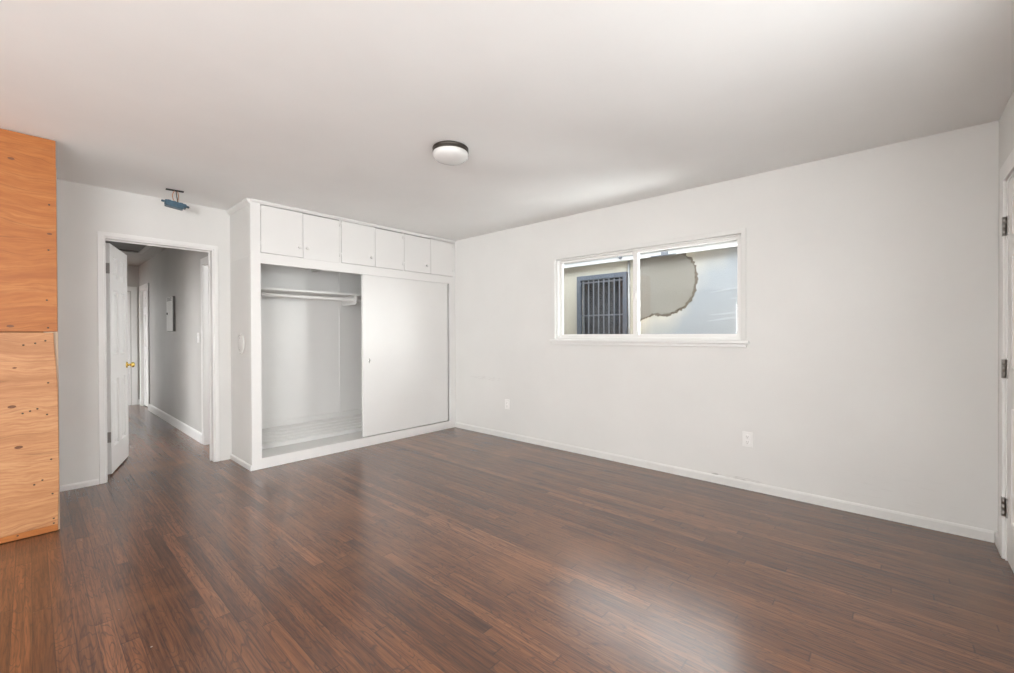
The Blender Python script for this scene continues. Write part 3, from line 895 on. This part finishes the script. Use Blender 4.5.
o = empty('wall_panel_box', (XH, 7.27, 1.27), 'narrow white panel box with dark side on the grey hallway wall', 'panel box')
MB().box(XH - 0.024, XH - 0.0005, 7.09, 7.47, 1.27, 1.74).build('box', M['panel_grey'], o, 0.003)
dr = MB().box(XH - 0.031, XH - 0.0245, 7.115, 7.465, 1.275, 1.735).build('door', M['panel_white'], o, 0.002)
dr['label'] = 'white panel door'
MB().lathe([(0, 0), (0.016, 0), (0.014, 0.008), (0, 0.009)], (XH - 0.0312, 7.40, 1.515), (-1, 0, 0), 18).build('latch', M['dark'], dr)
for q in range(3):
    MB().box(XH - 0.034, XH - 0.0312, 7.14, 7.43, 1.685 + q * 0.016, 1.692 + q * 0.016).build('louver', M['panel_grey'], dr)

o = empty('attic_hatch', (0.82, 7.75, H), 'dark attic hatch in the hallway ceiling above the open door', 'attic hatch')
MB().panel('z', H - 0.018, H - 0.0005, 0.50, 1.12, 7.25, 8.25, [(0.55, 1.07, 7.30, 8.20)]).build('frame', M['hall'], o, 0.003)
MB().box(0.552, 1.068, 7.302, 8.05, H - 0.012, H - 0.004).build('lid', M['panel_grey'], o, 0.002)
MB().box(0.552, 1.068, 8.052, 8.198, H - 0.006, H - 0.002).build('gap', M['dark'], o)

# ------------------------------------------------------------------ outside: neighbouring house across the side passage
XN = 5.4
nh = empty('neighbour_house', (XN, 2.5, -0.2), 'neighbouring stucco house across the passage, seen through the window', 'house')
G = (2.68, 3.42, 0.55, 2.03)
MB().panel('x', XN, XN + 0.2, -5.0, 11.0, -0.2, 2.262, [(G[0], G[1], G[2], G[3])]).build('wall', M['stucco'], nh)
# eave: fascia board, soffit, roof
MB().box(XN - 0.10, XN - 0.07, -5.2, 11.2, 2.192, 2.262).build('fascia', M['fascia'], nh, 0.004)
MB().box(XN - 0.07, XN, -5.2, 11.2, 2.24, 2.255).build('soffit', M['fascia'], nh)
MB().prism([(XN - 0.13, 2.262), (XN + 3.2, 2.42), (XN + 3.2, 2.52), (XN - 0.13, 2.274)], 'y', -5.2, 11.2).build('roof', M['roof'], nh)
mb = MB()
mb.box(XN - 0.125, XN - 0.10, 2.08, 2.16, 2.19, 2.235).box(XN - 0.118, XN - 0.10, 1.98, 2.30, 2.187, 2.20)
mb.build('pipe_strap', M['bar'], nh, 0.003)
MB().lathe([(0, 0), (0.022, 0), (0.022, 0.02), (0, 0.025)], (XN - 0.10, 2.72, 2.235), (-1, 0, 0), 16).build('vent_cap', M['bar'], nh)
# barred window
fr = MB().panel('x', XN - 0.055, XN - 0.005, G[0] - 0.02, G[1] + 0.02, G[2] - 0.02, G[3] + 0.02, [(G[0] + 0.035, G[1] - 0.045, G[2] + 0.06, G[3] - 0.045)]).build('window_frame', M['iron'], nh, 0.003)
MB().box(XN + 0.08, XN + 0.09, G[0], G[1], G[2], G[3]).build('pane', M['dark_glass'], fr)
for zq in (G[2] + 0.10, 1.47, G[3] - 0.09):
    MB().box(XN - 0.038, XN - 0.022, G[0] + 0.05, G[1] - 0.05, zq, zq + 0.020).build('cross_rail', M['bar'], fr)
nb = 8
for k in range(nb):
    yq = G[0] + 0.035 + (G[1] - G[0] - 0.08) * (k + 0.6) / (nb + 0.2)
    MB().box(XN - 0.054, XN - 0.0385, yq - 0.0075, yq + 0.0075, G[2] + 0.05, G[3] - 0.05).build('bar', M['bar'], fr, 0.002)
# downpipe beside the barred window
MB().tube([(XN - 0.03, 2.635, -0.15), (XN - 0.03, 2.635, 2.19)], 0.016, 12).build('conduit', M['conduit'], nh)
# bare cement patch with a damp rim and ragged edge
PO = [(2.56, 2.235), (2.06, 2.235), (1.92, 2.21), (1.82, 2.12), (1.765, 2.0), (1.755, 1.87), (1.775, 1.74), (1.83, 1.62), (1.92, 1.53), (2.03, 1.465), (2.14, 1.435),
      (2.24, 1.45), (2.33, 1.455), (2.42, 1.415), (2.50, 1.375), (2.57, 1.37)]


def ragged(pts, jit, shrink):
    out = []
    cy_, cz_ = 2.25, 1.85
    n = len(pts)
    for i in range(n):
        a, b_ = pts[i], pts[(i + 1) % n]
        k = 6
        for t in range(k):
            s = t / k
            y_, z_ = a[0] + (b_[0] - a[0]) * s, a[1] + (b_[1] - a[1]) * s
            j = rnd.uniform(-jit, jit)
            d = math.hypot(y_ - cy_, z_ - cz_)
            f_ = (d + j - shrink) / d
            out.append((cy_ + (y_ - cy_) * f_, min(2.234, cz_ + (z_ - cz_) * f_)))
    return out


MB().prism(ragged(PO, 0.016, 0.0), 'x', XN - 0.003, XN + 0.001).build('patch_rim', M['patch_rim'], nh)
MB().prism(ragged(PO, 0.012, 0.028), 'x', XN - 0.008, XN - 0.002).build('cement_patch', M['patch'], nh)
# trowel streaks of white filler right of the patch
for (ya, za, yb, zb_, sag) in ((1.62, 1.70, 1.05, 1.73, 0.02), (1.62, 1.44, 1.02, 1.55, -0.03), (1.66, 1.36, 1.05, 1.41, 0.015), (1.40, 1.62, 1.0, 1.60, 0.01)):
    up_, lo_ = [], []
    for t in range(13):
        u = t / 12
        yy_, zz_ = ya + (yb - ya) * u, za + (zb_ - za) * u + sag * math.sin(math.pi * u)
        hw = 0.009 * math.sin(math.pi * u) ** 0.6 + 0.0008 + rnd.uniform(0, 0.002)
        up_.append((yy_, zz_ + hw)); lo_.append((yy_, zz_ - hw))
    MB().prism(up_ + lo_[::-1], 'x', XN - 0.003, XN + 0.001).build('filler_streak', M['streak'], nh)
tag(MB().box(XR + 0.131, XN + 4, -6, 12, -0.3, -0.2).build('ground', M['ground']), 'grey concrete passage between the two houses', 'ground', None, 'structure')
# unseen eave added to shade the passage and the neighbouring wall
eave = empty('shade_eave', (4.2, 2.5, 2.5), 'unseen roof overhang added to shade the side passage', 'eave', None, 'structure')
struct(MB().panel('x', XR + WT + 0.0005, XR + WT + 0.018, -5, 11, -0.2, 2.56, [(W1[0] - 0.004, W1[1] + 0.004, W1[2] - 0.004, W1[3] + 0.004)]).build('added_cladding', M['cladding']), 'dark cladding added outside the window wall to cut bounced light', 'wall')  # unseen sheet added to cut light bounced onto the neighbouring house
MB().box(XR + WT + 0.001, 4.62, -5, 11, 2.56, 2.58).build('soffit', M['fascia'], eave)
MB().box(4.62, 4.645, -5, 11, 2.5, 2.68).build('fascia', M['fascia'], eave)
